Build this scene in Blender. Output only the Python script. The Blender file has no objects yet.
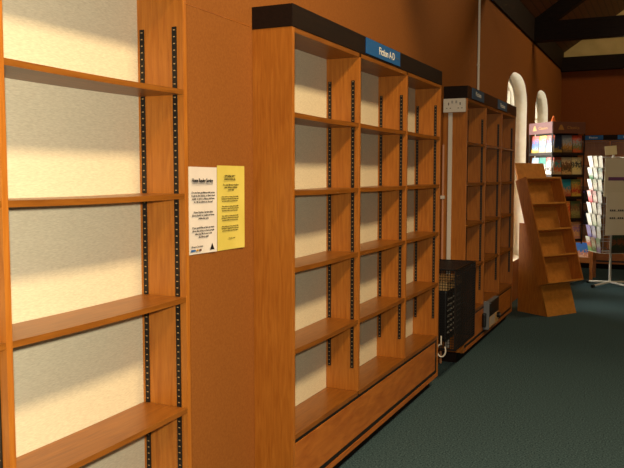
import bpy, bmesh, math, random
from mathutils import Matrix, Vector, Euler
random.seed(7)
S = bpy.context.scene
C = S.collection
PI = math.pi
R = math.radians

# ------------------------------------------------------------------ camera
cd = bpy.data.cameras.new('camera')
cam = bpy.data.objects.new('camera', cd); C.objects.link(cam)
cd.sensor_width = 36.0; cd.lens = 760 / 624 * 36.0
cd.clip_start = 0.05; cd.clip_end = 100
cam.location = (0, 0, 1.485)
cam.rotation_euler = (R(90) - math.atan(59 / 760), 0, R(25))
S.camera = cam

# ------------------------------------------------------------------ world, light, exposure
w = bpy.data.worlds.new('world'); S.world = w; w.use_nodes = True
bg = w.node_tree.nodes['Background']
bg.inputs[0].default_value = (1.0, 0.93, 0.80, 1); bg.inputs[1].default_value = 9.0

def lamp(name, loc, target, sx, sy, power, col, spread=PI):
    l = bpy.data.lights.new(name, 'AREA'); l.shape = 'RECTANGLE'; l.size = sx; l.size_y = sy
    l.energy = power; l.color = col; l.spread = spread
    o = bpy.data.objects.new(name, l); C.objects.link(o); o.location = loc
    d = (Vector(loc) - Vector(target)).normalized()          # the lamp shines along its -z; its long side runs along the room
    yv = Vector((0, 1, 0)); xv = yv.cross(d).normalized()
    o.rotation_euler = Matrix((xv, yv, xv.cross(yv))).transposed().to_euler()
    return o
WARM = (1.0, 0.74, 0.42)
# long fluorescent strips under the ridge, and the flash of the camera that took the photograph
lamp('ridge_strip_near', (1.9, 1.5, 5.3), (-1.0, 1.5, 0.9), 0.55, 3.4, 200, WARM, R(120))
lamp('ridge_strip_far', (2.2, 9.6, 5.2), (-1.0, 9.6, 0.9), 0.55, 2.0, 75, WARM)
fl = bpy.data.lights.new('camera_flash', 'POINT'); fl.energy = 215; fl.color = (1.0, 0.92, 0.75); fl.shadow_soft_size = 0.03
flo = bpy.data.objects.new('camera_flash', fl); C.objects.link(flo); flo.location = (-0.03, 0.03, 1.56)

S.view_settings.view_transform = 'Standard'
S.view_settings.look = 'None'
S.view_settings.exposure = 0.0
S.view_settings.gamma = 1.0
S.view_settings.use_curve_mapping = False

# ------------------------------------------------------------------ materials
def srgb(r, g, b):
    f = lambda c: (c / 12.92 if c <= 0.04045 else ((c + 0.055) / 1.055) ** 2.4)
    return (f(r / 255), f(g / 255), f(b / 255), 1)

def newmat(name, col, rough=0.5, spec=0.4, metal=0.0):
    m = bpy.data.materials.new(name); m.use_nodes = True
    b = m.node_tree.nodes['Principled BSDF']
    b.inputs['Base Color'].default_value = col
    b.inputs['Roughness'].default_value = rough
    b.inputs['Specular IOR Level'].default_value = spec
    b.inputs['Metallic'].default_value = metal
    return m

def noisy(name, c1, c2, scale=(8, 8, 8), nscale=4.0, rough=0.5, spec=0.4, bump=0.0, detail=4, lo=0.3, hi=0.7, dist=0.0, coord='Object'):
    m = newmat(name, c1, rough, spec); nt = m.node_tree; n = nt.nodes; L = nt.links
    b = n['Principled BSDF']
    tc = n.new('ShaderNodeTexCoord'); mp = n.new('ShaderNodeMapping'); mp.inputs['Scale'].default_value = scale
    L.new(tc.outputs[coord], mp.inputs['Vector'])
    nz = n.new('ShaderNodeTexNoise'); nz.inputs['Scale'].default_value = nscale; nz.inputs['Detail'].default_value = detail
    nz.inputs['Distortion'].default_value = dist
    L.new(mp.outputs[0], nz.inputs['Vector'])
    r = n.new('ShaderNodeValToRGB'); r.color_ramp.elements[0].position = lo; r.color_ramp.elements[1].position = hi
    r.color_ramp.elements[0].color = c1; r.color_ramp.elements[1].color = c2
    L.new(nz.outputs['Fac'], r.inputs['Fac']); L.new(r.outputs['Color'], b.inputs['Base Color'])
    if bump:
        bp = n.new('ShaderNodeBump'); bp.inputs['Strength'].default_value = bump; bp.inputs['Distance'].default_value = 0.004
        L.new(nz.outputs['Fac'], bp.inputs['Height']); L.new(bp.outputs[0], b.inputs['Normal'])
    return m

W1, W2 = srgb(156, 89, 24), srgb(180, 111, 37)
wood_v = noisy('oak_upright', W1, W2, (30, 30, 2.2), 3.0, 0.38, 0.45, 0.08, 5, dist=0.6)
wood_h = noisy('oak_shelf_shaded', srgb(120, 68, 18), srgb(144, 87, 27), (30, 2.2, 30), 3.0, 0.36, 0.45, 0.08, 5, dist=0.6)  # darker than the uprights, with the weaker light on shelf tops painted in
wood_dk = noisy('oak_rail', srgb(150, 82, 26), srgb(184, 110, 40), (30, 2.2, 30), 3.0, 0.4, 0.4, 0.08, 5, dist=0.6)
wood_panel = noisy('oak_plinth_panel', srgb(158, 88, 28), srgb(188, 114, 42), (26, 2.0, 10), 3.0, 0.4, 0.4, 0.06, 5, dist=0.6)
cream = noisy('cream_hessian_board', srgb(206, 195, 166), srgb(227, 217, 188), (14, 22, 190), 3.0, 0.85, 0.15, 0.03, 3)
black_fascia = noisy('dark_stained_wood', srgb(22, 12, 7), srgb(32, 19, 11), (20, 3, 30), 3.0, 0.6, 0.15)
lamplit_fascia = noisy('dark_wood_lamplit', srgb(56, 30, 13), srgb(70, 39, 17), (20, 3, 30), 3.0, 0.5, 0.3)  # the dark fascia wood in a browner tone, lamplight painted in
wall_m = noisy('orange_wall_board', srgb(138, 81, 30), srgb(150, 92, 37), (60, 60, 60), 2.0, 0.8, 0.2, 0.05, 6)
wall_end_m = noisy('orange_end_wall_board', srgb(128, 66, 24), srgb(140, 75, 28), (60, 60, 60), 2.0, 0.8, 0.2, 0.15, 6)
gable_m = noisy('cream_plaster', srgb(206, 180, 120), srgb(222, 196, 134), (3, 3, 3), 2.0, 0.9, 0.1)
reveal_m = noisy('white_plaster', srgb(236, 226, 204), srgb(246, 238, 220), (5, 5, 5), 2.0, 0.9, 0.1, 0.05)
carpet_m = noisy('teal_carpet', srgb(26, 44, 52), srgb(86, 110, 116), (36, 36, 36), 3.0, 1.0, 0.05, 0.6, 4)
beam_m = noisy('black_oak_beam', srgb(24, 14, 8), srgb(36, 22, 12), (3, 20, 20), 3.0, 0.7, 0.2)
white_pl = newmat('white_plastic', srgb(214, 208, 196), 0.4)
grey_pl = newmat('grey_plastic', srgb(158, 156, 150), 0.45)
black_pl = newmat('black_plastic', srgb(18, 17, 16), 0.4)
black_metal = newmat('black_wire', srgb(20, 15, 12), 0.45)
copper_m = newmat('painted_pipe', srgb(190, 130, 90), 0.4)
steel_m = newmat('white_painted_steel', srgb(216, 210, 198), 0.35)
paper_w = noisy('white_paper', srgb(222, 212, 202), srgb(230, 221, 211), (4, 4, 4), 2, 0.8, 0.2)
paper_y = noisy('yellow_paper', srgb(216, 198, 92), srgb(226, 208, 104), (4, 4, 4), 2, 0.8, 0.2)
ink = newmat('black_ink', srgb(30, 28, 28), 0.8, 0.1)
blue_m = newmat('blue_label', srgb(22, 92, 158), 0.5)
blue_dk = newmat('slate_blue_label', srgb(62, 92, 124), 0.5)
white_ink = newmat('white_ink', srgb(240, 238, 228), 0.6)
gold_ink = newmat('gold_ink', srgb(200, 146, 40), 0.5)
purple_m = newmat('mauve_card', srgb(120, 82, 84), 0.6)
dull_gold = newmat('dull_gold_ink', srgb(160, 108, 36), 0.6)
maroon_m = newmat('brown_header_card', srgb(96, 48, 22), 0.6)
tan_m = noisy('tan_card', srgb(190, 150, 96), srgb(206, 168, 112), (10, 10, 10), 2, 0.8)

# black shelf track with small bright slots
def track_material():
    m = newmat('slotted_black_track', srgb(16, 13, 11), 0.45); nt = m.node_tree; n = nt.nodes; L = nt.links
    tc = n.new('ShaderNodeTexCoord'); sp = n.new('ShaderNodeSeparateXYZ'); L.new(tc.outputs['Object'], sp.inputs[0])
    def math_(op, a, b):
        k = n.new('ShaderNodeMath'); k.operation = op
        for i, v in enumerate((a, b)):
            if v is None: continue
            if isinstance(v, (int, float)): k.inputs[i].default_value = v
            else: L.new(v, k.inputs[i])
        return k.outputs[0]
    z = math_('MULTIPLY', sp.outputs['Z'], 1 / 0.0213)
    fz = math_('FRACT', z, None)
    inz = math_('LESS_THAN', fz, 0.15)
    ax = math_('ABSOLUTE', sp.outputs['X'], None)
    inx = math_('LESS_THAN', ax, 0.0036)
    f = math_('MULTIPLY', inz, inx)
    mx = n.new('ShaderNodeMix'); mx.data_type = 'RGBA'
    mx.inputs[6].default_value = srgb(16, 13, 11); mx.inputs[7].default_value = srgb(165, 135, 90)
    L.new(f, mx.inputs[0]); L.new(mx.outputs[2], n['Principled BSDF'].inputs['Base Color'])
    return m
track_m = track_material()

def plank_ceiling():
    m = newmat('stained_ceiling_boards', srgb(96, 54, 24), 0.6, 0.3); nt = m.node_tree; n = nt.nodes; L = nt.links
    tc = n.new('ShaderNodeTexCoord')
    wv = n.new('ShaderNodeTexWave'); wv.wave_type = 'BANDS'; wv.bands_direction = 'X'; wv.wave_profile = 'SAW'
    wv.inputs['Scale'].default_value = 4.6; wv.inputs['Distortion'].default_value = 0.0
    L.new(tc.outputs['Object'], wv.inputs['Vector'])
    r = n.new('ShaderNodeValToRGB'); e = r.color_ramp.elements
    e[0].position = 0.0; e[0].color = srgb(40, 22, 10); e[1].position = 0.2; e[1].color = srgb(100, 58, 26)
    L.new(wv.outputs['Fac'], r.inputs['Fac']); L.new(r.outputs['Color'], n['Principled BSDF'].inputs['Base Color'])
    return m
ceil_m = plank_ceiling()

def glass_material():
    m = bpy.data.materials.new('window_glass'); m.use_nodes = True; nt = m.node_tree; n = nt.nodes; L = nt.links
    n.remove(n['Principled BSDF'])
    t = n.new('ShaderNodeBsdfTransparent'); t.inputs[0].default_value = (0.97, 0.98, 0.97, 1)
    g = n.new('ShaderNodeBsdfGlossy'); g.inputs['Roughness'].default_value = 0.03
    fr = n.new('ShaderNodeFresnel'); fr.inputs[0].default_value = 1.3
    mx = n.new('ShaderNodeMixShader'); L.new(fr.outputs[0], mx.inputs[0]); L.new(t.outputs[0], mx.inputs[1]); L.new(g.outputs[0], mx.inputs[2])
    L.new(mx.outputs[0], n['Material Output'].inputs[0])
    return m
glass_m = glass_material()

_covers = {}
def cover_material(bands, speck=True):
    """printed cover: constant bands of colour up the book, with a blotchy picture in it"""
    key = tuple(bands)
    if key in _covers: return _covers[key]
    m = newmat('printed_cover', bands[0], 0.35, 0.5); nt = m.node_tree; n = nt.nodes; L = nt.links
    tc = n.new('ShaderNodeTexCoord'); sp = n.new('ShaderNodeSeparateXYZ'); L.new(tc.outputs['Generated'], sp.inputs[0])
    r = n.new('ShaderNodeValToRGB'); r.color_ramp.interpolation = 'CONSTANT'
    e = r.color_ramp.elements
    while len(e) < len(bands): e.new(0.5)
    for i, c in enumerate(bands): e[i].position = i / len(bands) if i else 0.0
    for i, c in enumerate(bands): e[i].color = c
    nz = n.new('ShaderNodeTexNoise'); nz.inputs['Scale'].default_value = 9.0; nz.inputs['Detail'].default_value = 6; L.new(tc.outputs['Generated'], nz.inputs['Vector'])
    ma = n.new('ShaderNodeMath'); ma.operation = 'MULTIPLY_ADD'; ma.inputs[1].default_value = 1.1; ma.inputs[2].default_value = -0.55
    L.new(nz.outputs['Fac'], ma.inputs[0])
    ad = n.new('ShaderNodeMath'); ad.operation = 'ADD'; L.new(sp.outputs['Z'], ad.inputs[0]); L.new(ma.outputs[0], ad.inputs[1])
    L.new(ad.outputs[0] if speck else sp.outputs['Z'], r.inputs['Fac'])
    L.new(r.outputs['Color'], n['Principled BSDF'].inputs['Base Color'])
    _covers[key] = m
    return m

# ------------------------------------------------------------------ mesh helpers
class MB:
    def __init__(s): s.bm = bmesh.new()
    def box(s, lo, hi, bev=0.0, mat=0):
        t = bmesh.new()
        bmesh.ops.create_cube(t, size=1.0)
        lo, hi = Vector(lo), Vector(hi)
        for v in t.verts: v.co = Vector((lo[i] + (v.co[i] + 0.5) * (hi[i] - lo[i]) for i in range(3)))
        if bev: bmesh.ops.bevel(t, geom=t.edges[:], offset=bev, segments=2, profile=0.7, affect='EDGES')
        for f in t.faces: f.material_index = mat
        s.merge(t); return s
    def merge(s, t, M=None):
        if M is not None: t.transform(M)
        me = bpy.data.meshes.new('tmp'); t.to_mesh(me); t.free(); s.bm.from_mesh(me); bpy.data.meshes.remove(me)
    def cyl(s, a, b, r, n=12, r2=None):
        a, b = Vector(a), Vector(b); d = b - a
        t = bmesh.new(); bmesh.ops.create_cone(t, cap_ends=True, segments=n, radius1=r, radius2=r if r2 is None else r2, depth=d.length)
        M = Matrix.Translation((a + b) / 2) @ d.to_track_quat('Z', 'Y').to_matrix().to_4x4()
        s.merge(t, M); return s
    def tube(s, pts, r, n=8):
        for a, b in zip(pts, pts[1:]): s.cyl(a, b, r, n)
        for p in pts[1:-1]:
            t = bmesh.new(); bmesh.ops.create_uvsphere(t, u_segments=n, v_segments=6, radius=r); s.merge(t, Matrix.Translation(p))
        return s
    def prism(s, poly, axis, a, b):
        """poly: 2-D outline in the plane across `axis` (order of the remaining axes), extruded from a to b"""
        def P(u, v, t):
            return {'x': (t, u, v), 'y': (u, t, v), 'z': (u, v, t)}[axis]
        t = bmesh.new()
        A = [t.verts.new(P(u, v, a)) for u, v in poly]; B = [t.verts.new(P(u, v, b)) for u, v in poly]
        t.faces.new(A); t.faces.new(B[::-1]); k = len(poly)
        for i in range(k): t.faces.new((A[i], B[i], B[(i + 1) % k], A[(i + 1) % k]))
        bmesh.ops.recalc_face_normals(t, faces=t.faces[:])
        s.merge(t); return s
    def quad(s, pts):
        s.bm.faces.new([s.bm.verts.new(p) for p in pts]); return s
    def build(s, name, mat, parent=None, loc=None, rz=0, smooth=False):
        me = bpy.data.meshes.new(name); s.bm.to_mesh(me); s.bm.free()
        for m in (mat if isinstance(mat, (list, tuple)) else [mat]): me.materials.append(m)
        if smooth:
            for p in me.polygons: p.use_smooth = True
        o = bpy.data.objects.new(name, me); C.objects.link(o)
        if loc is not None: o.location = loc
        o.rotation_euler.z = rz
        if parent is not None: o.parent = parent
        return o

def thing(name, label, cat, loc=(0, 0, 0), rz=0, group=None):
    o = bpy.data.objects.new(name, None); C.objects.link(o); o.empty_display_size = 0.1
    o.location = loc; o.rotation_euler = (0, 0, rz)
    return tag(o, label, cat, group)
def tag(o, label, cat, group=None):
    o['label'] = label; o['category'] = cat
    if group: o['group'] = group
    return o
def struct(o): o['kind'] = 'structure'; return o

def lettering(body, size, mat, parent, x, y, z, name='lettering', align='CENTER', maxw=None, space=1.0, off=0.0, basis=None):
    """raised lettering in the frame of a thing whose front faces +x, reading along +y"""
    cu = bpy.data.curves.new(name, 'FONT'); cu.body = body; cu.size = size; cu.align_x = align; cu.align_y = 'CENTER'
    cu.extrude = 0.0004; cu.space_line = space; cu.resolution_u = 3; cu.offset = off
    t = bpy.data.objects.new('tmp', cu); C.objects.link(t)
    dg = bpy.context.evaluated_depsgraph_get()
    me = bpy.data.meshes.new_from_object(t.evaluated_get(dg)); me.name = name
    bpy.data.objects.remove(t)
    wd = max(v.co.x for v in me.vertices) - min(v.co.x for v in me.vertices)
    kx = maxw / wd if maxw else 1.0
    B = basis or Matrix(((0, 0, 1), (1, 0, 0), (0, 1, 0)))
    for v in me.vertices:
        v.co = B @ Vector((v.co.x * kx, v.co.y, v.co.z)) 
    me.materials.clear(); me.materials.append(mat)
    o = bpy.data.objects.new(name, me); C.objects.link(o); o.location = (x, y, z); o.parent = parent
    return o

# ------------------------------------------------------------------ the room
WX = -1.597          # left wall face
EY = 12.962          # end wall face
EAVE = 3.16
JZ = 2.102         # height of a joint between the wall boards
def roof_z(x): return 3.40 + 0.685 * (x + 1.637) if x < 2.0 else 3.40 + 0.685 * (3.637 * 2 - (x + 1.637))

struct(MB().box((-1.9, -4, -0.1), (5.7, 13.4, 0)).build('floor', carpet_m))

# windows: (near edge, far edge, sill, springing, crown)
WINS = [(8.40, 9.69, 0.48, 2.29, 2.65), (10.35, 11.50, 0.48, 2.29, 2.64)]
def arch(wd, n=20):
    y0, y1, zs, zp, zc = wd
    c, a = (y0 + y1) / 2, (y1 - y0) / 2
    out = []
    for i in range(n + 1):
        t = PI - PI * i / n
        k = 0.82
        cx, sy = math.cos(t), math.sin(t)
        out.append((c + a * math.copysign(abs(cx) ** k, cx), zp + (zc - zp) * abs(sy) ** k))
    return out
m = MB(); ys = -4.0
for wd in WINS:
    m.quad([(WX, ys, 0), (WX, wd[0], 0), (WX, wd[0], EAVE + .3), (WX, ys, EAVE + .3)])
    m.quad([(WX, wd[0], 0), (WX, wd[1], 0), (WX, wd[1], wd[2]), (WX, wd[0], wd[2])])
    ap = arch(wd)
    for (a, za), (b, zb) in zip(ap, ap[1:]):
        m.quad([(WX, a, za), (WX, b, zb), (WX, b, EAVE + .3), (WX, a, EAVE + .3)])
    ys = wd[1]
m.quad([(WX, ys, 0), (WX, EY + .1, 0), (WX, EY + .1, EAVE + .3), (WX, ys, EAVE + .3)])
struct(m.build('wall_left', wall_m))

DEP = 0.15
for i, wd in enumerate(WINS):
    ap = [(wd[0], wd[2])] + arch(wd) + [(wd[1], wd[2])]
    m = MB()
    for (a, za), (b, zb) in zip(ap, ap[1:]):
        m.quad([(WX, a, za), (WX - DEP - .06, a, za), (WX - DEP - .06, b, zb), (WX, b, zb)])
    m.quad([(WX, wd[0], wd[2]), (WX, wd[1], wd[2]), (WX - DEP - .06, wd[1], wd[2]), (WX - DEP - .06, wd[0], wd[2])])
    struct(m.build('trim_%d' % (i + 1), reveal_m))
    # frame, bars and pane
    win = bpy.data.objects.new('window_%d' % (i + 1), None); C.objects.link(win); struct(win)
    c, a = (wd[0] + wd[1]) / 2, (wd[1] - wd[0]) / 2
    fx0, fx1 = WX - DEP - .03, WX - DEP + .01
    m = MB()
    inner = [(c + (y - c) * (1 - .05 / a), wd[2] + .05 + (z - wd[2]) * (1 - .1 / (wd[4] - wd[2]))) for y, z in ap]
    k = len(ap)
    for j in range(k):
        q = [ap[j], ap[(j + 1) % k], inner[(j + 1) % k], inner[j]]
        m.prism(q, 'x', fx0, fx1)
    m.build('window_frame', reveal_m, win)
    m = MB()
    for y in [c + d * a * 2 / 4 for d in (-1, 0, 1)]:
        m.box((fx0 + .01, y - .012, wd[2] + .04), (fx1 - .005, y + .012, wd[4] - (.04 if abs(y - c) < .01 else .16)))
    z = wd[2] + .2
    while z < wd[3] + .05:
        m.box((fx0 + .01, wd[0] + .03, z - .01), (fx1 - .005, wd[1] - .03, z + .01)); z += .2
    m.build('glazing_bars', reveal_m, win)
    m = MB(); vs = [m.bm.verts.new((WX - DEP - .01, y, z)) for y, z in inner]; m.bm.faces.new(vs)
    m.build('pane', glass_m, win)

struct(MB().box((WX, .2, JZ - .0012), (WX + .0012, 2.9, JZ + .0012)).build('trim_20', wood_dk))
# end wall, its gable, and the walls behind and to the right of the view
struct(MB().quad([(WX - .1, EY, 0), (5.7, EY, 0), (5.7, EY, EAVE + .1), (WX - .1, EY, EAVE + .1)]).build('wall_end', wall_end_m))
struct(MB().quad([(WX - .1, EY, EAVE + .1), (5.7, EY, EAVE + .1), (5.7, EY, roof_z(5.7) + .05), (2.0, EY, roof_z(2.0) + .05), (WX - .1, EY, roof_z(WX - .1) + .05)]).build('wall_gable', gable_m))
struct(MB().quad([(5.65, -4, 0), (5.65, EY + .1, 0), (5.65, EY + .1, 3.5), (5.65, -4, 3.5)]).build('wall_right', wall_m))
struct(MB().quad([(WX - .1, -4, 0), (5.7, -4, 0), (5.7, -4, roof_z(5.7) + .05), (2.0, -4, roof_z(2.0) + .05), (WX - .1, -4, roof_z(WX - .1) + .05)]).build('wall_back', wall_m))
m = MB()
m.prism([(WX - .3, roof_z(WX - .3)), (2.0, roof_z(2.0)), (2.0, roof_z(2.0) + .1), (WX - .3, roof_z(WX - .3) + .1)], 'y', -4.1, EY + .2)
m.prism([(2.0, roof_z(2.0)), (6.0, roof_z(6.0)), (6.0, roof_z(6.0) + .1), (2.0, roof_z(2.0) + .1)], 'y', -4.1, EY + .2)
struct(m.build('ceiling', ceil_m))
# dark plate along the top of the left wall
struct(MB().box((WX, -4, EAVE), (WX + .025, EY, 3.46)).build('trim_3', beam_m))
# roof trusses
k = 4
for y, zb, hh in ((1.6, 3.17, .23), (4.4, 3.17, .23), (7.2, 3.18, .23), (9.98, 3.16, .235), (12.80, 3.135, .215)):
    struct(MB().box((WX, y, zb), (5.65, y + .15, zb + hh)).build('trim_%d' % k, beam_m)); k += 1
    if y > 12: continue
    m = MB()
    m.prism([(WX, roof_z(WX) - .21), (2.0, roof_z(2.0) - .21), (2.0, roof_z(2.0)), (WX, roof_z(WX))], 'y', y + .01, y + .14)
    m.prism([(2.0, roof_z(2.0) - .21), (5.65, roof_z(5.65) - .21), (5.65, roof_z(5.65)), (2.0, roof_z(2.0))], 'y', y + .01, y + .14)
    struct(m.build('trim_%d' % k, beam_m)); k += 1

# ------------------------------------------------------------------ bookcases
D = 0.187
def bookcase(label, loc, rz, bays, shelf_z, base_z, top_z, H, fascia=None, tk=0.022, sh=0.021, back=cream, kick=0.06, track_z=.493, inset=0.004):
    t = thing('bookcase', label, 'bookcase', loc, rz)
    L = sum(bays)
    xs = [0]
    for b in bays: xs.append(xs[-1] + b)
    for i, y in enumerate(xs):
        if i in (0, len(xs) - 1):
            y0 = y if i == 0 else y - tk
            MB().box((0, y0, 0.085), (D, y0 + tk, top_z), .0015).build('end_panel', wood_v, t)
        else:
            MB().box((0.008, y - tk / 2, base_z), (D, y + tk / 2, top_z), .0015).build('divider', wood_v, t)
    for i in range(len(bays)):
        a = xs[i] + (tk if i == 0 else tk / 2); b = xs[i + 1] - (tk if i == len(bays) - 1 else tk / 2)
        MB().box((0.002, a, base_z), (0.008, b, top_z)).build('back_panel', back, t)
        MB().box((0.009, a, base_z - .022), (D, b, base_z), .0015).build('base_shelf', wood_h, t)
        for z in shelf_z:
            m = MB(); n = 8
            # a shelf bows very slightly under years of books
            prof = [(a + .001 + (b - a - .002) * j / n, -0.003 * math.sin(PI * j / n)) for j in range(n + 1)]
            poly = [(y, z + s) for y, s in prof] + [(y, z - sh + s) for y, s in reversed(prof)]
            m.prism(poly, 'x', 0.012, D - inset)
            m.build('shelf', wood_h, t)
        if True:
            for face, sgn in ((a, 1), (b, -1)):
                for x in (0.027, 0.154):
                    z0, z1 = track_z, 1.957
                    m = MB().box((-.0085, 0 if sgn > 0 else -.003, -(z1 - z0) / 2), (.0085, .003 if sgn > 0 else 0, (z1 - z0) / 2))
                    m.build('shelf_track', track_m, t, (x, face, (z0 + z1) / 2))
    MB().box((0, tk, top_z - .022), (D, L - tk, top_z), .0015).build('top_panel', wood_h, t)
    MB().box((0, -.003, top_z), (D + (0 if fascia else .003), L + .003, H), .002).build('fascia', black_fascia, t)
    if fascia: MB().box((D, -.003, top_z), (D + .003, L + .003, H)).build('fascia_lit_front', fascia, t)  # thin front skin that carries the lamplight as browner colour
    MB().box((D - .02, tk + .004, .139), (D - .001, L - tk - .05, base_z - .040), .002).build('plinth_panel', wood_panel, t)
    MB().box((D - .05, tk, .11), (D - .004, L - tk, base_z - .021)).build('panel_gap_shade', black_pl, t)  # near-flush black sheet that paints the shade in the gaps round the panel
    MB().box((0, tk, .085), (D, L - tk, .113), .0015).build('bottom_rail', wood_dk, t)
    MB().box((0.0, .01, 0), (D - kick, L - .01, .085)).build('kickboard', black_fascia, t)
    return t

bookcase('nearest tall oak bookcase, cut off by the picture edge, left of the two notices',
         (WX, 2.073 - 2 * .757, 0), 0, [.757, .757], [.718, 1.087, 1.425, 1.758], .373, 2.092, 2.184, sh=.0165, track_z=.40, inset=.001, tk=.019)
bookcase2 = bookcase('tall empty oak bookcase with bright blue fascia sign, right of the yellow notice',
         (WX, 2.832, 0), 0, [.762, .767, .745], [.746, 1.095, 1.421, 1.745], .373, 2.092, 2.184, inset=.001, sh=.021)
bc3 = bookcase('tall empty oak bookcase with white socket on its end, beyond the black wire guard',
         (WX, 5.85, 0), 0, [.69, .68, .68], [.746, 1.095, 1.421, 1.745], .373, 2.075, 2.17, fascia=lamplit_fascia)
far = bookcase('distant oak bookcase with two small blue labels, against the end wall behind the card stand',
         (-1.585, EY - .002, 0), -PI / 2, [.757, .757, .757], [.70, 1.04, 1.31, 1.645], .33, 2.03, 2.11, back=wood_v)
# ------------------------------------------------------------------ fascia signs
FX = WX + D + .003
def sign(label, y0, y1, z0, z1, mat, lines, loc_x=FX, rz=0, oy=0):
    t = thing('shelf_sign', label, 'sign', (loc_x, (y0 + y1) / 2, (z0 + z1) / 2), rz)
    h, wd = z1 - z0, y1 - y0
    MB().box((0, -wd / 2, -h / 2), (.004, wd / 2, h / 2), .001).build('sign_plate', mat, t)
    for txt, size, y, z, mw in lines:
        lettering(txt, size, white_ink, t, .0048, y, z, maxw=mw, off=.0006)
    return t
s = sign('bright blue shelf sign reading Fiction A-D on the dark fascia of the cream-backed bookcase', 3.66, 4.20, 2.101, 2.180, blue_m,
     [('Fiction A-D', .054, .045, -.002, .25)])
MB().box((.004, .18, -.006), (.0048, .25, .002)).build('small_print', blue_dk, s)
sign('dull blue shelf sign nearer the white socket, on the lamplit brown fascia', 5.98, 6.40, 2.082, 2.165, blue_dk,
     [('Fiction', .05, .0, .004, .19)])
sign('dull blue shelf sign nearer the arched window, on the lamplit brown fascia', 6.98, 7.40, 2.082, 2.165, blue_dk,
     [('Fiction', .05, .0, -.004, .21)])
for lab, x0, x1 in (('small blue label on the end wall bookcase, beside the book rack', -1.22, -.93), ('small blue label on the end wall bookcase, above the card stand', -.72, -.43)):
    t = thing('shelf_sign', lab, 'sign', ((x0 + x1) / 2, EY - .002 - D - .003, 2.07), -PI / 2)
    MB().box((0, -(x1 - x0) / 2, -.033), (.004, (x1 - x0) / 2, .033), .001).build('sign_plate', blue_m, t)
    lettering('Fiction', .04, white_ink, t, .0048, 0, 0, maxw=.12)

# ------------------------------------------------------------------ notices on the wall
def notice(label, y0, y1, z0, z1, mat, tilt):
    t = thing('notice', label, 'notice', (WX, (y0 + y1) / 2, (z0 + z1) / 2))
    h, wd = (z1 - z0) / 2, (y1 - y0) / 2
    m = MB(); n = 8
    # the sheet lifts a little off the wall at its right edge
    cols = [(-wd + 2 * wd * j / n, .002 + .005 * max(0, (j / n - .5)) ** 2 * 4) for j in range(n + 1)]
    poly = [(x, y) for y, x in cols] + [(x + .0012, y) for y, x in reversed(cols)]
    m.prism(poly, 'z', -h, h)
    m.build('sheet', mat, t)
    t.rotation_euler.x = tilt
    return t
n1 = notice('white printed notice with black text on the wall, left of the yellow notice', 2.343, 2.529, 1.188, 1.515, paper_w, R(-.6))
lettering('Home Reader Service', .021, ink, n1, .0075, -.005, .112, 'heading', maxw=.142, off=.0005)
MB().box((.0072, -.076, .0995), (.0078, .066, .1010)).build('underline', ink, n1)
lettering('Do you have problems with access\nto get to the Library, or find it hard\nunable to get to a library and have\nto rely on others to choose?', .0105, ink, n1, .0075, 0, .05, 'paragraph', maxw=.16, space=1.1)
lettering('Home Readers Service takes\nlibrary books to readers at home\nwithin the area', .0105, ink, n1, .0075, 0, -.018, 'paragraph', maxw=.15, space=1.1)
lettering('If you would like to find out more\nabout this service or know people\nwho may like to use it ask\nthe library staff', .0105, ink, n1, .0075, 0, -.082, 'paragraph', maxw=.15, space=1.1)
lettering('Library Service', .009, ink, n1, .0075, -.045, -.135, 'footer', maxw=.08)
MB().box((.0072, -.085, -.1525), (.0078, -.055, -.1455)).build('blue_mark', blue_m, n1)
MB().box((.0072, -.05, -.1525), (.0078, -.035, -.1455)).build('gold_mark', gold_ink, n1)
MB().box((.0072, -.03, -.1525), (.0078, -.015, -.1455)).build('red_mark', maroon_m, n1)
MB().prism([(.045, -.153), (.075, -.153), (.06, -.128)], 'x', .0072, .0078).build('crest', ink, n1)
n2 = notice('yellow printed notice with small black text on the wall, beside the bookcase end', 2.541, 2.743, 1.186, 1.522, paper_y, R(-.3))
ylw_ink = newmat('grey_ink', srgb(96, 84, 30), 0.8)
m = MB()
for z in (.112, .128): m.box((.0076, -.055, z - .0008), (.0082, .03, z + .0008))
m.build('rule_lines', ylw_ink, n2)
lettering('PUBLIC\nNOTICE', .013, ink, n2, .0078, -.012, .12, 'heading', maxw=.08, space=.9)
lettering('To our library readers\nand visitors please\nread this', .010, ink, n2, .0078, -.005, .082, 'paragraph', maxw=.12)
for z in (.036, -.002, -.04, -.082):
    lettering('These shelves are being cleared while\nthe library is closed for the works and\nthe books will be moved from here', .0075, ylw_ink, n2, .0078, -.012, z, 'paragraph', maxw=.13, space=1.15)
lettering('Thank you', .0075, ylw_ink, n2, .0078, 0, -.122, 'footer', maxw=.05)

# ------------------------------------------------------------------ pipes, socket, cables
t = thing('pipe', 'white vertical pipe running up the wall above the lamplit-fascia bookcase', 'pipe', (WX + .012, 6.97, 2.172))
MB().cyl((0, 0, 0), (0, 0, roof_z(WX) - .26 - 2.172), .011, 14).build('pipe_run', white_pl, t)
MB().box((-.012, -.016, .30), (.010, .016, .315), .003).build('pipe_clip', white_pl, t)
t = thing('pipe', 'thin painted pipe on the wall in the gap between the two empty bookcases', 'pipe', (WX + .016, 5.80, 0))
MB().cyl((0, 0, 0), (0, 0, 1.72), .010, 12).build('pipe_run', copper_m, t)
MB().box((-.016, -.018, 1.3), (.014, .018, 1.325), .003).build('pipe_clip', white_pl, t)

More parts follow.
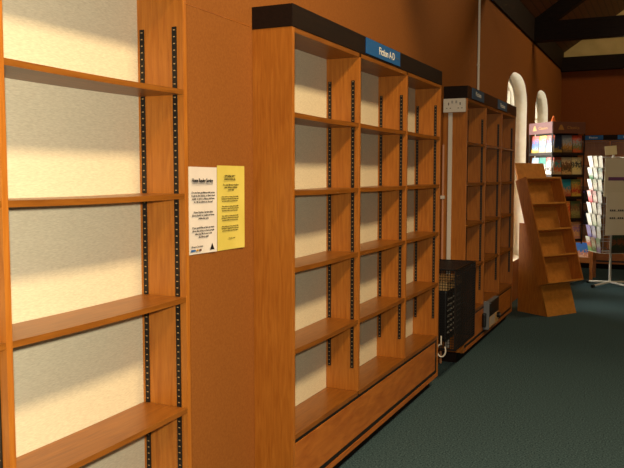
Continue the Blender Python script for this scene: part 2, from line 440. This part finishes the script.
slot_m = newmat('mid_grey_plastic', srgb(96, 88, 78), .6)
t = thing('power_socket', 'white twin power socket box high on the end of the lamplit-fascia bookcase', 'socket', (-1.500, 5.847, 2.018))
MB().box((-.082, -.038, -.048), (.082, 0, .048), .004).build('back_box', white_pl, t)
MB().box((-.086, -.046, -.052), (.086, -.038, .052), .003).build('face_plate', white_pl, t)
for sx in (-1, 1):
    m = MB()
    m.box((sx * .045 - .004, -.0468, .002), (sx * .045 + .004, -.0455, .022))
    for q in (-.014, .014): m.box((sx * .045 + q - .005, -.0468, -.024), (sx * .045 + q + .005, -.0455, -.018))
    m.build('socket_holes', slot_m, t)
    MB().box((sx * .016 - .007, -.050, .016), (sx * .016 + .007, -.045, .036), .002).build('rocker_switch', grey_pl, t)
t = thing('cable_trunking', 'white cable trunking running down the bookcase end below the white socket', 'trunking', (-1.54, 5.85, 0))
MB().box((-.014, -.016, .12), (.014, 0, 1.965), .002).build('trunking_lid', white_pl, t)
MB().box((-.016, -.010, .12), (.016, 0, 1.965), .001).build('trunking_base', white_pl, t)

# ------------------------------------------------------------------ black wire guard, heater behind it
t = thing('wire_guard', 'black wire mesh guard in the gap between the two empty bookcases', 'guard', (0, 0, 0))
GX, G0, G1, GB, GT = -1.318, 5.20, 5.785, .255, .822
def mesh_panel(o, u, v, nu, nv, r=.0018):
    o, u, v = Vector(o), Vector(u), Vector(v); m = MB()
    nrm = u.cross(v).normalized()
    def bar(a, b, wdir):
        d = b - a; s = wdir.normalized() * r; k = nrm * r
        t_ = bmesh.new()
        A = [t_.verts.new(a + s * i + k * j) for i, j in ((1, 1), (-1, 1), (-1, -1), (1, -1))]
        B = [t_.verts.new(b + s * i + k * j) for i, j in ((1, 1), (-1, 1), (-1, -1), (1, -1))]
        t_.faces.new(A); t_.faces.new(B[::-1])
        for q in range(4): t_.faces.new((A[q], B[q], B[(q + 1) % 4], A[(q + 1) % 4]))
        bmesh.ops.recalc_face_normals(t_, faces=t_.faces[:])
        m.merge(t_)
    for i in range(nu + 1): bar(o + u * i / nu, o + u * i / nu + v, u)
    for j in range(nv + 1): bar(o + v * j / nv, o + v * j / nv + u, v)
    return m
mesh_panel((GX, G0, GB), (0, G1 - G0, 0), (0, 0, GT - GB), 28, 30).build('front_mesh', black_metal, t)
mesh_panel((WX, G0, GB), (GX - WX, 0, 0), (0, 0, GT - GB), 15, 30).build('side_mesh', black_metal, t)
mesh_panel((WX, G1, GB), (GX - WX, 0, 0), (0, 0, GT - GB), 15, 30).build('side_mesh', black_metal, t)
mesh_panel((WX, G0, GT), (GX - WX, 0, 0), (0, G1 - G0, 0), 18, 36).build('top_mesh', black_metal, t)
m = MB()
for y in (G0, G1):
    m.box((GX - .006, y - .006, GB), (GX + .006, y + .006, GT + .006)); m.box((WX, y - .006, GB), (WX + .012, y + .006, GT + .006))
    for z in (GB, GT): m.box((WX, y - .006, z - .006), (GX, y + .006, z + .006))
for z in (GB, GT): m.box((GX - .006, G0, z - .006), (GX + .006, G1, z + .006))
m.build('guard_frame', black_metal, t)
t = thing('heater', 'dark wall heater with a tan top inside the wire mesh guard', 'heater', (WX, 5.48, .30))
MB().box((0, -.22, 0), (.20, .22, .36), .012).build('heater_casing', black_pl, t)
MB().box((0, -.225, .36), (.205, .225, .425), .006).build('heater_top', tan_m, t)
m = MB()
for j in range(7): m.box((.199, -.19, .05 + j * .04), (.204, .19, .062 + j * .04))
m.build('grille', grey_pl, t)

def loop(label, c, pts, r, mat):
    return tag(MB().tube([Vector(p) for p in pts], r, 8).build('cable', mat, None, c), label, 'cable')
pts = [(0, 0, .16), (0, .0, .10)] + [(.03 * math.cos(a) + .0, .0 + .012 * a / 6, .055 + .045 * math.sin(a)) for a in [PI / 2 + 2 * PI * j / 14 for j in range(13)]]
loop('coiled white cable hanging low at the far end of the cream-backed bookcase', (-1.395, 5.118, .205), [(x + (-.012 if False else 0), y + .006, z) for x, y, z in pts], .005, white_pl)
# ------------------------------------------------------------------ small wall heater on the plinth of bookcase three
t = thing('fan_heater', 'small grey fan heater with dark window fixed to the lower panel of the lamplit-fascia bookcase', 'heater', (WX + D - .001, 6.58, .262))
cheek_m = newmat('blue_grey_enamel', srgb(112, 116, 122), 0.45)
MB().box((0, 0, -.115), (.042, .42, .115), .004).build('heater_body', cheek_m, t)
MB().box((0, -.03, -.118), (.048, .0, .130), .005).build('side_cheek', cheek_m, t)
MB().box((.040, .01, -.01), (.046, .41, .110), .003).build('dark_window', black_pl, t)
MB().box((.040, .01, -.110), (.044, .41, -.018), .003).build('control_panel', tan_m, t)
m = MB()
for j in range(6): m.box((.043, .04 + j * .035, -.095), (.0465, .052 + j * .035, -.02))
m.build('grille', grey_pl, t)
MB().cyl((.043, .345, -.045), (.070, .345, -.045), .024, 16).build('knob', black_pl, t)
MB().cyl((.0702, .345, -.04), (.0715, .345, -.04), .008, 10).build('knob_highlight', white_pl, t)  # white disc standing in for the highlight on the knob
MB().box((0, -.085, -.09), (.03, -.032, .03), .012).build('cable_gland', black_pl, t)

# ------------------------------------------------------------------ leaning book display
RZ = R(-32.9); DO = (-1.091, 8.188, 0)
t = thing('book_display', 'freestanding wooden book display with leaning shelf box, before the tall book rack', 'display stand', DO, RZ)
KL = .309; BW = .455; W = .556; E0 = (W - BW) / 2; BD = .15
ca = math.cos(math.atan(KL))
dw = noisy('display_oak', srgb(160, 92, 30), srgb(190, 118, 44), (30, 8, 3), 3.0, 0.4, 0.4, 0.06, 5, dist=.5)
dwl = noisy('display_oak_light', srgb(186, 120, 46), srgb(206, 140, 60), (26, 8, 3), 3.0, 0.38, 0.45, 0.06, 5, dist=.5)
HB = 1.615
def lean(x, z): return (x - KL * z, z)       # x measured out from the board's face
m = MB(); m.prism([lean(0, 0), lean(0, HB), lean(-.02, HB), lean(-.02, 0)], 'y', 0, BW); m.build('back_board', dwl, t)
for y0 in (0, BW - .02):
    m = MB(); m.prism([(-.004, 0), lean(-.021, .966), (-.416, .966), (-.416, 0)], 'y', y0, y0 + .02); m.build('side_support', dw, t)
MB().box((-.416, .02, .5), (-.40, BW - .02, .58)).build('cross_rail', dw, t)
z0, z1 = .318, 1.421
def lbox(xa, xb, za, zb, y0, y1):     # a block square to the leaning board
    m = MB(); n = Vector((1, KL)).normalized() ; u = Vector((-KL, 1)).normalized()
    P = lambda x, s: tuple(Vector((-KL * z0, z0)) + n * x + u * s)
    m.prism([P(xa, za), P(xb, za), P(xb, zb), P(xa, zb)], 'y', y0, y1); return m
HL = (z1 - z0) / ca
lbox(0.001, .012, 0, HL, -E0 + .02, W - E0 - .02).build('box_back', dwl, t)
for y0 in (-E0, W - E0 - .018): lbox(0.001, BD, 0, HL, y0, y0 + .018).build('box_side', dw, t)
for j in range(5):
    s = j * (HL - .018) / 4
    lbox(.012, BD - .002, s, s + .018, -E0 + .018, W - E0 - .018).build('box_shelf', dwl, t)

# ------------------------------------------------------------------ square book rack
RC = Vector((-1.235, 9.32, 0)); RR = R(-46); SZ = .46
rack = thing('book_rack', 'tall dark square rack of face-out books with header cards, near the second arched window', 'book rack', RC, RR)
dark_m = noisy('dark_rack_board', srgb(30, 18, 12), srgb(44, 27, 18), (10, 10, 10), 2, 0.5, 0.3)
ROWS = [1.74, 1.48, 1.22, .96, .71]
MB().box((-SZ + .055, .055, .66), (-.055, SZ - .055, 2.09)).build('rack_core', dark_m, rack)
MB().box((-SZ + .10, .10, 0), (-.10, SZ - .10, .66), .004).build('pedestal', grey_pl, rack)
for z in ROWS:
    m = MB()
    m.box((-SZ, 0, z - .022), (0, SZ, z - .008), .001)
    for f in (0, 1):
        m.box((-.006, .0, z - .008), (0, SZ, z + .012)) if f == 0 else m.box((-SZ, 0, z - .008), (0, .006, z + .012))
    m.build('rack_shelf', dark_m, rack)
for x, y in ((-.012, .0), (-SZ, .0), (-.012, SZ - .012), (-SZ, SZ - .012)):
    MB().box((x, y, .66), (x + .012, y + .012, 2.10)).build('corner_post', dark_m, rack)
for f in range(2):
    if f == 0:
        m = MB().box((-.004, 0.0, 1.975), (.004, SZ, 2.11), .001); hm = maroon_m
    else:
        m = MB().box((-SZ, -.004, 1.975), (-.0045, .004, 2.11), .001); hm = purple_m
    h = m.build('header_card', hm, rack)
    if f == 0:
        MB().prism([(.075, 2.015), (.155, 2.015), (.145, 2.04), (.125, 2.075), (.105, 2.075), (.085, 2.04)], 'x', .004, .0046).build('emblem', dull_gold, h)
        lettering('Classics', .05, dull_gold, h, .0047, .285, 2.042, maxw=.17)
    else:
        MB().prism([(-.385, 2.015), (-.305, 2.015), (-.315, 2.04), (-.335, 2.075), (-.355, 2.075), (-.375, 2.04)], 'y', -.0046, -.004).build('emblem', tan_m, h)
        lettering('Classics', .05, tan_m, h, -.18, -.0047, 2.042, maxw=.17, basis=Matrix(((1, 0, 0), (0, 0, -1), (0, 1, 0))))

pages_m = newmat('page_block', srgb(226, 214, 186), .9, .1)
Mr = Matrix.Translation(RC) @ Matrix.Rotation(RR, 4, 'Z')
def book_mesh(w_, h_, d_):
    m = MB()
    m.box((d_ / 2 - .0015, -w_ / 2, 0), (d_ / 2, w_ / 2, h_), 0, 0)
    m.box((-d_ / 2, -w_ / 2, 0), (-d_ / 2 + .0015, w_ / 2, h_), 0, 0)
    m.box((-d_ / 2, -w_ / 2, 0), (d_ / 2, -w_ / 2 + .0015, h_), 0, 0)
    m.box((-d_ / 2 + .0015, -w_ / 2 + .0015, .003), (d_ / 2 - .0015, w_ / 2 - .003, h_ - .003), 0, 1)
    return m
def c(*v): return srgb(*v)
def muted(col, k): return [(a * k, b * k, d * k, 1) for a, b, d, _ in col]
def face_book(M, col, label, group, w_=.134, h_=.222, d_=.014, tilt=.08, name='book', cat='book'):
    o = book_mesh(w_, h_, d_).build(name, [cover_material(col), pages_m])
    o.matrix_world = M @ Matrix.Rotation(-tilt, 4, 'Y')
    return tag(o, label, cat, group)
RIGHT = [
 [('dark navy', [c(150,120,50), c(30,44,70), c(24,36,60), c(36,50,74)]), ('grey and gold', [c(110,84,50), c(170,120,50), c(150,150,150), c(120,128,138)]), ('red and grey', [c(196,84,40), c(120,120,70), c(150,150,150), c(200,80,54)])],
 [('teal and orange', [c(180,150,110), c(190,90,40), c(60,130,130), c(150,70,50)]), ('brown and cream', [c(200,160,100), c(90,70,40), c(120,80,50), c(200,180,140)]), ('cream and black emblem', [c(220,200,140), c(222,200,130), c(60,60,56), c(226,206,150)])],
 [('dark green', [c(60,70,40), c(40,60,50), c(70,90,60), c(40,50,40)]), ('bright teal', [c(170,80,50), c(190,130,80), c(40,130,150), c(30,120,140)]), ('yellow and red', [c(200,160,60), c(180,60,40), c(190,140,60), c(120,130,70)])],
 [('dark brown', [c(70,40,24), c(90,56,30), c(60,40,24), c(80,50,30)]), ('orange', [c(200,90,30), c(220,130,60), c(200,70,30), c(230,150,70)]), ('olive green', [c(120,110,60), c(150,140,80), c(130,90,60), c(90,100,60)])],
 [('slate blue', [c(60,80,110), c(80,100,130), c(60,70,100), c(80,90,110)]), ('plum', [c(110,60,90), c(140,80,110), c(110,50,80), c(150,100,120)]), ('peach and violet', [c(200,140,120), c(220,170,110), c(150,110,150), c(200,150,100)])]]
ORD = ['top', 'second', 'third', 'fourth', 'lowest']
COLN = ['left', 'middle', 'right']
for r_, row in enumerate(RIGHT):
    for k_, (nm, col) in enumerate(row):
        M = Mr @ Matrix.Translation((-.026, .085 + k_ * .145, ROWS[r_] - .0078))
        face_book(M, col, nm + ' book, %s of the %s row, aisle face of book rack' % (COLN[k_], ORD[r_]), 'books on the aisle face of the rack')
LEFT = [
 [('white and blue', [c(240,200,90), c(120,160,210), c(110,130,200), c(240,120,110)]), ('pale blue', [c(230,200,160), c(120,150,190), c(150,180,190), c(240,220,100)]), ('white and red', [c(245,240,225), c(245,240,225), c(100,130,190), c(236,110,90)])],
 [('blue and cream', [c(240,220,190), c(90,120,190), c(200,200,210), c(160,190,220)]), ('teal and white', [c(220,90,60), c(240,235,220), c(60,150,140), c(40,140,130)]), ('white and pink', [c(240,235,225), c(60,50,50), c(245,240,230), c(220,110,110)])],
 [('white and dark', [c(240,235,225), c(60,50,50), c(230,225,215), c(90,80,80)]), ('mustard', [c(220,180,70), c(230,200,100), c(200,150,60), c(230,210,140)]), ('green and white', [c(230,230,220), c(80,140,80), c(230,230,220), c(90,150,90)])],
 [('sky blue', [c(130,180,220), c(160,200,230), c(120,170,210), c(220,230,240)]), ('scarlet', [c(200,50,40), c(220,80,60), c(200,60,50), c(230,120,90)]), ('lilac', [c(170,150,190), c(190,170,210), c(160,140,180), c(210,200,220)])]]
Ml = Mr @ Matrix.Rotation(-PI / 2, 4, 'Z')      # out along the rack's other face
for r_, row in enumerate(LEFT):
    for k_, (nm, col) in enumerate(row):
        M = Mr @ Matrix.Translation((-SZ + .085 + k_ * .145, .026, ROWS[r_] - .0078)) @ Matrix.Rotation(-PI / 2, 4, 'Z')
        face_book(M, col, nm + ' book, %s of the %s row, window face of book rack' % (COLN[k_], ORD[r_]), 'books on the window face of the rack')
# two small cards standing on the rack's top edge
MB().box((-SZ, 0, 2.09), (0, SZ, 2.104)).build('rack_top', dark_m, rack)
o = MB().prism([(-.04, 0), (.04, 0), (.0, .07)], 'x', -.006, .006).build('display_card', newmat('orange_card', srgb(226, 110, 40), .6))
o.matrix_world = Mr @ Matrix.Translation((-.06, .05, 2.112)) @ Matrix.Rotation(.3, 4, 'Z'); tag(o, 'small orange triangular card standing on top of the book rack', 'card')

# ------------------------------------------------------------------ low browser box with a picture book
t = thing('browser_box', 'low wooden browser box on legs behind the card stand', 'book box', (-1.21, 11.16, 0))
BXW, BXD = .31, .55
for sx in (-1, 1):
    for y in (0, BXD - .045):
        MB().box((sx * BXW - (.045 if sx > 0 else 0), y, 0), (sx * BXW + (0 if sx > 0 else .045), y + .045, .55), .003).build('leg', wood_dk, t)
MB().box((-BXW, .045, .27), (-BXW + .02, BXD - .045, .53), .002).build('side_board', wood_dk, t)
MB().box((BXW - .02, .045, .27), (BXW, BXD - .045, .53), .002).build('side_board', wood_dk, t)
MB().box((-BXW + .045, BXD - .03, .27), (BXW - .045, BXD - .01, .53), .002).build('back_board', wood_dk, t)
MB().box((-BXW + .02, .02, .27), (BXW - .02, BXD - .03, .285)).build('box_floor', wood_dk, t)
MB().box((-BXW + .045, .0, .27), (BXW - .045, .018, .34), .002).build('front_rail', wood_dk, t)
face_book(Matrix.Translation((-1.055, 11.21, .2855)) @ Matrix.Rotation(-PI / 2, 4, 'Z'), [c(230,190,160), c(214,140,100), c(60,120,190), c(50,110,200)],
          'blue picture book facing out of the low browser box', None, .17, .255, .012, .12)

# ------------------------------------------------------------------ dark books on the end-wall bookcase
dark_spines = [c(28, 26, 30), c(40, 34, 30), c(24, 34, 36), c(52, 28, 22), c(30, 30, 46), c(44, 40, 34), c(66, 50, 30)]
SN = ['black', 'charcoal', 'dark teal', 'maroon', 'navy', 'dark grey', 'dark olive']
PL = ['leftmost', 'second', 'third', 'fourth', 'fifth', 'sixth', 'seventh']
yb = EY - .002 - D + .012
for zi, (z, hh, rown) in enumerate(((1.04, .21, 'upper row'), (.70, .235, 'lower row'))):
    x = -1.215
    for j in range(7):
        wd = random.uniform(.026, .036); h_ = hh - random.uniform(0, .03)
        m = MB(); m.box((-wd / 2, 0, 0), (wd / 2, .0015, h_)); m.box((-wd / 2, 0, 0), (-wd / 2 + .0015, .14, h_)); m.box((wd / 2 - .0015, 0, 0), (wd / 2, .14, h_))
        m.box((-wd / 2 + .0015, .0015, .003), (wd / 2 - .0015, .137, h_ - .003), 0, 1)
        q = (j + zi * 3) % 7
        o = m.build('book', [newmat('spine_cloth', dark_spines[q], .6), pages_m], None, (x + wd / 2, yb, z + .0005))
        tag(o, '%s spine, %s from left in %s of the end wall bookcase' % (SN[q], PL[j].replace('leftmost', 'first'), rown), 'book', 'dark books on the end wall bookcase, %s' % rown)
        x += wd + .001
        if zi == 0 and j == 0:
            MB().box((-wd / 2 + .002, -.0006, .16), (wd / 2 - .002, .0002, .19)).build('spine_label', newmat('violet_sticker', srgb(140, 100, 200), .6), o)

# ------------------------------------------------------------------ card and newspaper spinner
SC = Vector((-.655, 10.85, 0)); SR = R(-62)
LZ = [1.54, 1.386, 1.232, 1.078, .924, .77, .616, .462]
sp = thing('card_spinner', 'white four-footed spinner stand holding leaflets and newspapers, at the right edge', 'spinner stand', SC, SR)
MB().cyl((0, 0, .045), (0, 0, 1.75), .016, 16).build('pole', steel_m, sp)
for j in range(4):
    a = R(-123 + 90 * j) - SR
    e = Vector((math.cos(a), math.sin(a), 0)) * .345
    f = MB().cyl((0, 0, .055), (e.x, e.y, .028), .014, 10).build('foot', steel_m, sp)
    d = e.normalized()
    MB().cyl((e.x - d.x * .02, e.y - d.y * .02, .023), (e.x + d.x * .02, e.y + d.y * .02, .022), .022, 12).build('foot_cap', black_pl, f)
m = MB(); q = .195
for x, y in ((q, q), (q, -q), (-q, q), (-q, -q)): m.cyl((x, y, .46), (x, y, 1.72), .004, 6)
for z in (.46, .62, .78, .94, 1.10, 1.26, 1.42, 1.58, 1.72):
    P = [(q, q, z), (q, -q, z), (-q, -q, z), (-q, q, z), (q, q, z)]
    for a, b in zip(P, P[1:]): m.cyl(a, b, .003, 6)
for z in (.46, 1.72):
    m.cyl((q, q, z), (-q, -q, z), .003, 6); m.cyl((q, -q, z), (-q, q, z), .003, 6)
m.build('wire_cage', steel_m, sp)
m = MB()
for z in LZ:
    m.cyl((-q - .01, -q - .035, z), (q, -q - .035, z), .0025, 6)
    for x in (-q - .01, -q / 3, q / 3, q): m.cyl((x, -q, z), (x, -q - .035, z), .0025, 6)
m.build('pocket_wires', steel_m, sp)
m = MB()
for z in (.46, .70, 1.20):
    m.cyl((q + .03, -q, z), (q + .03, q, z), .0025, 6)
    for y in (-q, q): m.cyl((q, y, z), (q + .03, y, z), .0025, 6)
m.build('front_pocket_wires', steel_m, sp)
Ms = Matrix.Translation(SC) @ Matrix.Rotation(SR, 4, 'Z')
def sheet(M, w_, h_, d_, col, label, group, tilt, name='leaflet', cat='leaflet', round_top=False):
    if round_top:
        n = 12; r = .08
        poly = [(-w_ / 2, 0), (w_ / 2, 0), (w_ / 2, h_ - r)] + [(w_ / 2 - r + r * math.cos(a), h_ - r + r * math.sin(a)) for a in [PI / 2 * j / n for j in range(1, n)]] + [(w_ / 2 - r, h_)] \
             + [(-w_ / 2 + r, h_)] + [(-w_ / 2 + r - r * math.sin(a), h_ - r + r * math.cos(a)) for a in [PI / 2 * j / n for j in range(1, n)]] + [(-w_ / 2, h_ - r)]
        m = MB().prism(poly, 'x', -d_ / 2, d_ / 2)
    else: m = MB().box((-d_ / 2, -w_ / 2, 0), (d_ / 2, w_ / 2, h_), .0008)
    o = m.build(name, cover_material(col) if len(col) > 1 else newmat('newsprint', col[0], .9, .1))
    o.matrix_world = M @ Matrix.Rotation(tilt, 4, 'Y')
    return tag(o, label, cat, group)
wh = c(236, 232, 224)
OUT = [('white', [wh, c(226,222,214)]), ('white and green', [c(70,130,80), c(60,120,70), wh, wh]), ('pink-edged white', [c(230,150,150), c(240,220,214), wh]), ('red', [c(214,60,70), c(226,110,116), c(240,200,196)]),
       ('plain white', [wh, c(240,238,232)]), ('off-white', [c(226,222,212), wh]), ('purple', [c(90,70,140), c(150,140,180), c(110,90,150)]), ('green and red', [c(120,160,90), c(200,90,90), c(210,210,190)])]
MID = [('cream', [c(216,206,180), c(200,190,160)]), ('white and grey', [c(120,130,110), wh, c(190,186,170)]), ('beige and green', [c(90,110,80), c(200,190,164), c(150,150,120)]), ('dusty pink', [c(190,130,124), c(206,190,170), c(180,120,116)]),
       ('stone', [c(170,162,140), c(206,198,176)]), ('pale green', [c(160,170,130), c(196,190,164)]), ('lavender', [c(150,130,170), c(200,190,190), c(120,110,140)]), ('moss', [c(110,126,76), c(190,180,150), c(150,120,90)])]
INN = [('beige', [c(200,190,164), c(190,182,156)]), ('dark green', [c(60,90,60), c(190,184,160), c(70,100,70)]), ('grey-green', [c(150,150,124), c(190,184,160)]), ('grey', [c(160,152,136), c(180,172,152)]),
       ('brown-flecked', [c(150,130,106), c(186,176,152), c(120,104,84)]), ('olive', [c(130,130,96), c(176,168,140)]), ('pale grey', [c(190,184,168), c(150,146,130)]), ('violet-flecked', [c(140,110,140), c(190,180,160), c(120,140,90)])]
for j, z in enumerate(LZ):
    for k_, (nm, col) in enumerate((OUT[j], MID[j], INN[j])):
        M = Ms @ Matrix.Translation(((k_ - 1) * (q - .066), -q - .018 - .004 * (2 - k_), z + .005)) @ Matrix.Rotation(-PI / 2, 4, 'Z')
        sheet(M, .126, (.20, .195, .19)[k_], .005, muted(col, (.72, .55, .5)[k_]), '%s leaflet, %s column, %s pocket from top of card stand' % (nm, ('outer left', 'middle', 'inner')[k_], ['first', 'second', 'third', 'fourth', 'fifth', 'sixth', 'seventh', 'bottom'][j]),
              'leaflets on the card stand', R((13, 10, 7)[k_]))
news = c(214, 202, 172); news2 = c(220, 208, 180)
o1 = sheet(Ms @ Matrix.Translation((q + .012, .0, 1.203)), .42, .50, .006, [news], 'large beige newspaper with purple banner at the top of the card stand', None, R(2), 'newspaper', 'newspaper')
MB().box((.003, -.16, .21), (.0036, .05, .255)).build('purple_banner', newmat('purple_print', srgb(112, 66, 110), .8), o1)
MB().box((.003, .045, .20), (.0036, .085, .235)).build('dark_square', newmat('brown_print', srgb(70, 40, 40), .8), o1)
o2 = sheet(Ms @ Matrix.Translation((q + .018, .01, .703)), .385, .56, .006, [news2], 'beige round-topped newspaper with two dark headlines, below the purple-bannered one', None, R(2), 'newspaper', 'newspaper', True)
bp_ = newmat('black_print', srgb(50, 44, 40), .9)
for z in (.31, .21):
    m = MB().box((.003, -.14, z), (.0036, .125, z + .005))
    for q_ in range(10):
        if q_ not in (3, 7): m.box((.003, -.14 + .027 * q_, z + .004), (.0036, -.121 + .027 * q_, z + .024))
    bmesh.ops.remove_doubles(m.bm, verts=m.bm.verts[:], dist=1e-5)
    m.build('headline', bp_, o2)
o3 = sheet(Ms @ Matrix.Translation((q + .020, .02, .463)), .22, .24, .008, [c(50,44,30), c(36,52,36), c(110,60,30), c(40,60,44)], 'dark green booklet in the lowest front pocket of the card stand', None, R(3), 'booklet', 'booklet')
o4 = MB().box((-.002, -.075, 0), (.002, .075, .12), .0005).build('name_card', newmat('cream_card', srgb(232, 212, 160), .7), None)
o4.matrix_world = Matrix.Translation(SC) @ Matrix.Translation((-.03, 0, 1.7505)) @ Matrix.Rotation(R(-75), 4, 'Z') @ Matrix.Rotation(R(5), 4, 'X')
tag(o4, 'blank cream card standing on top of the leaflet spinner', 'card')
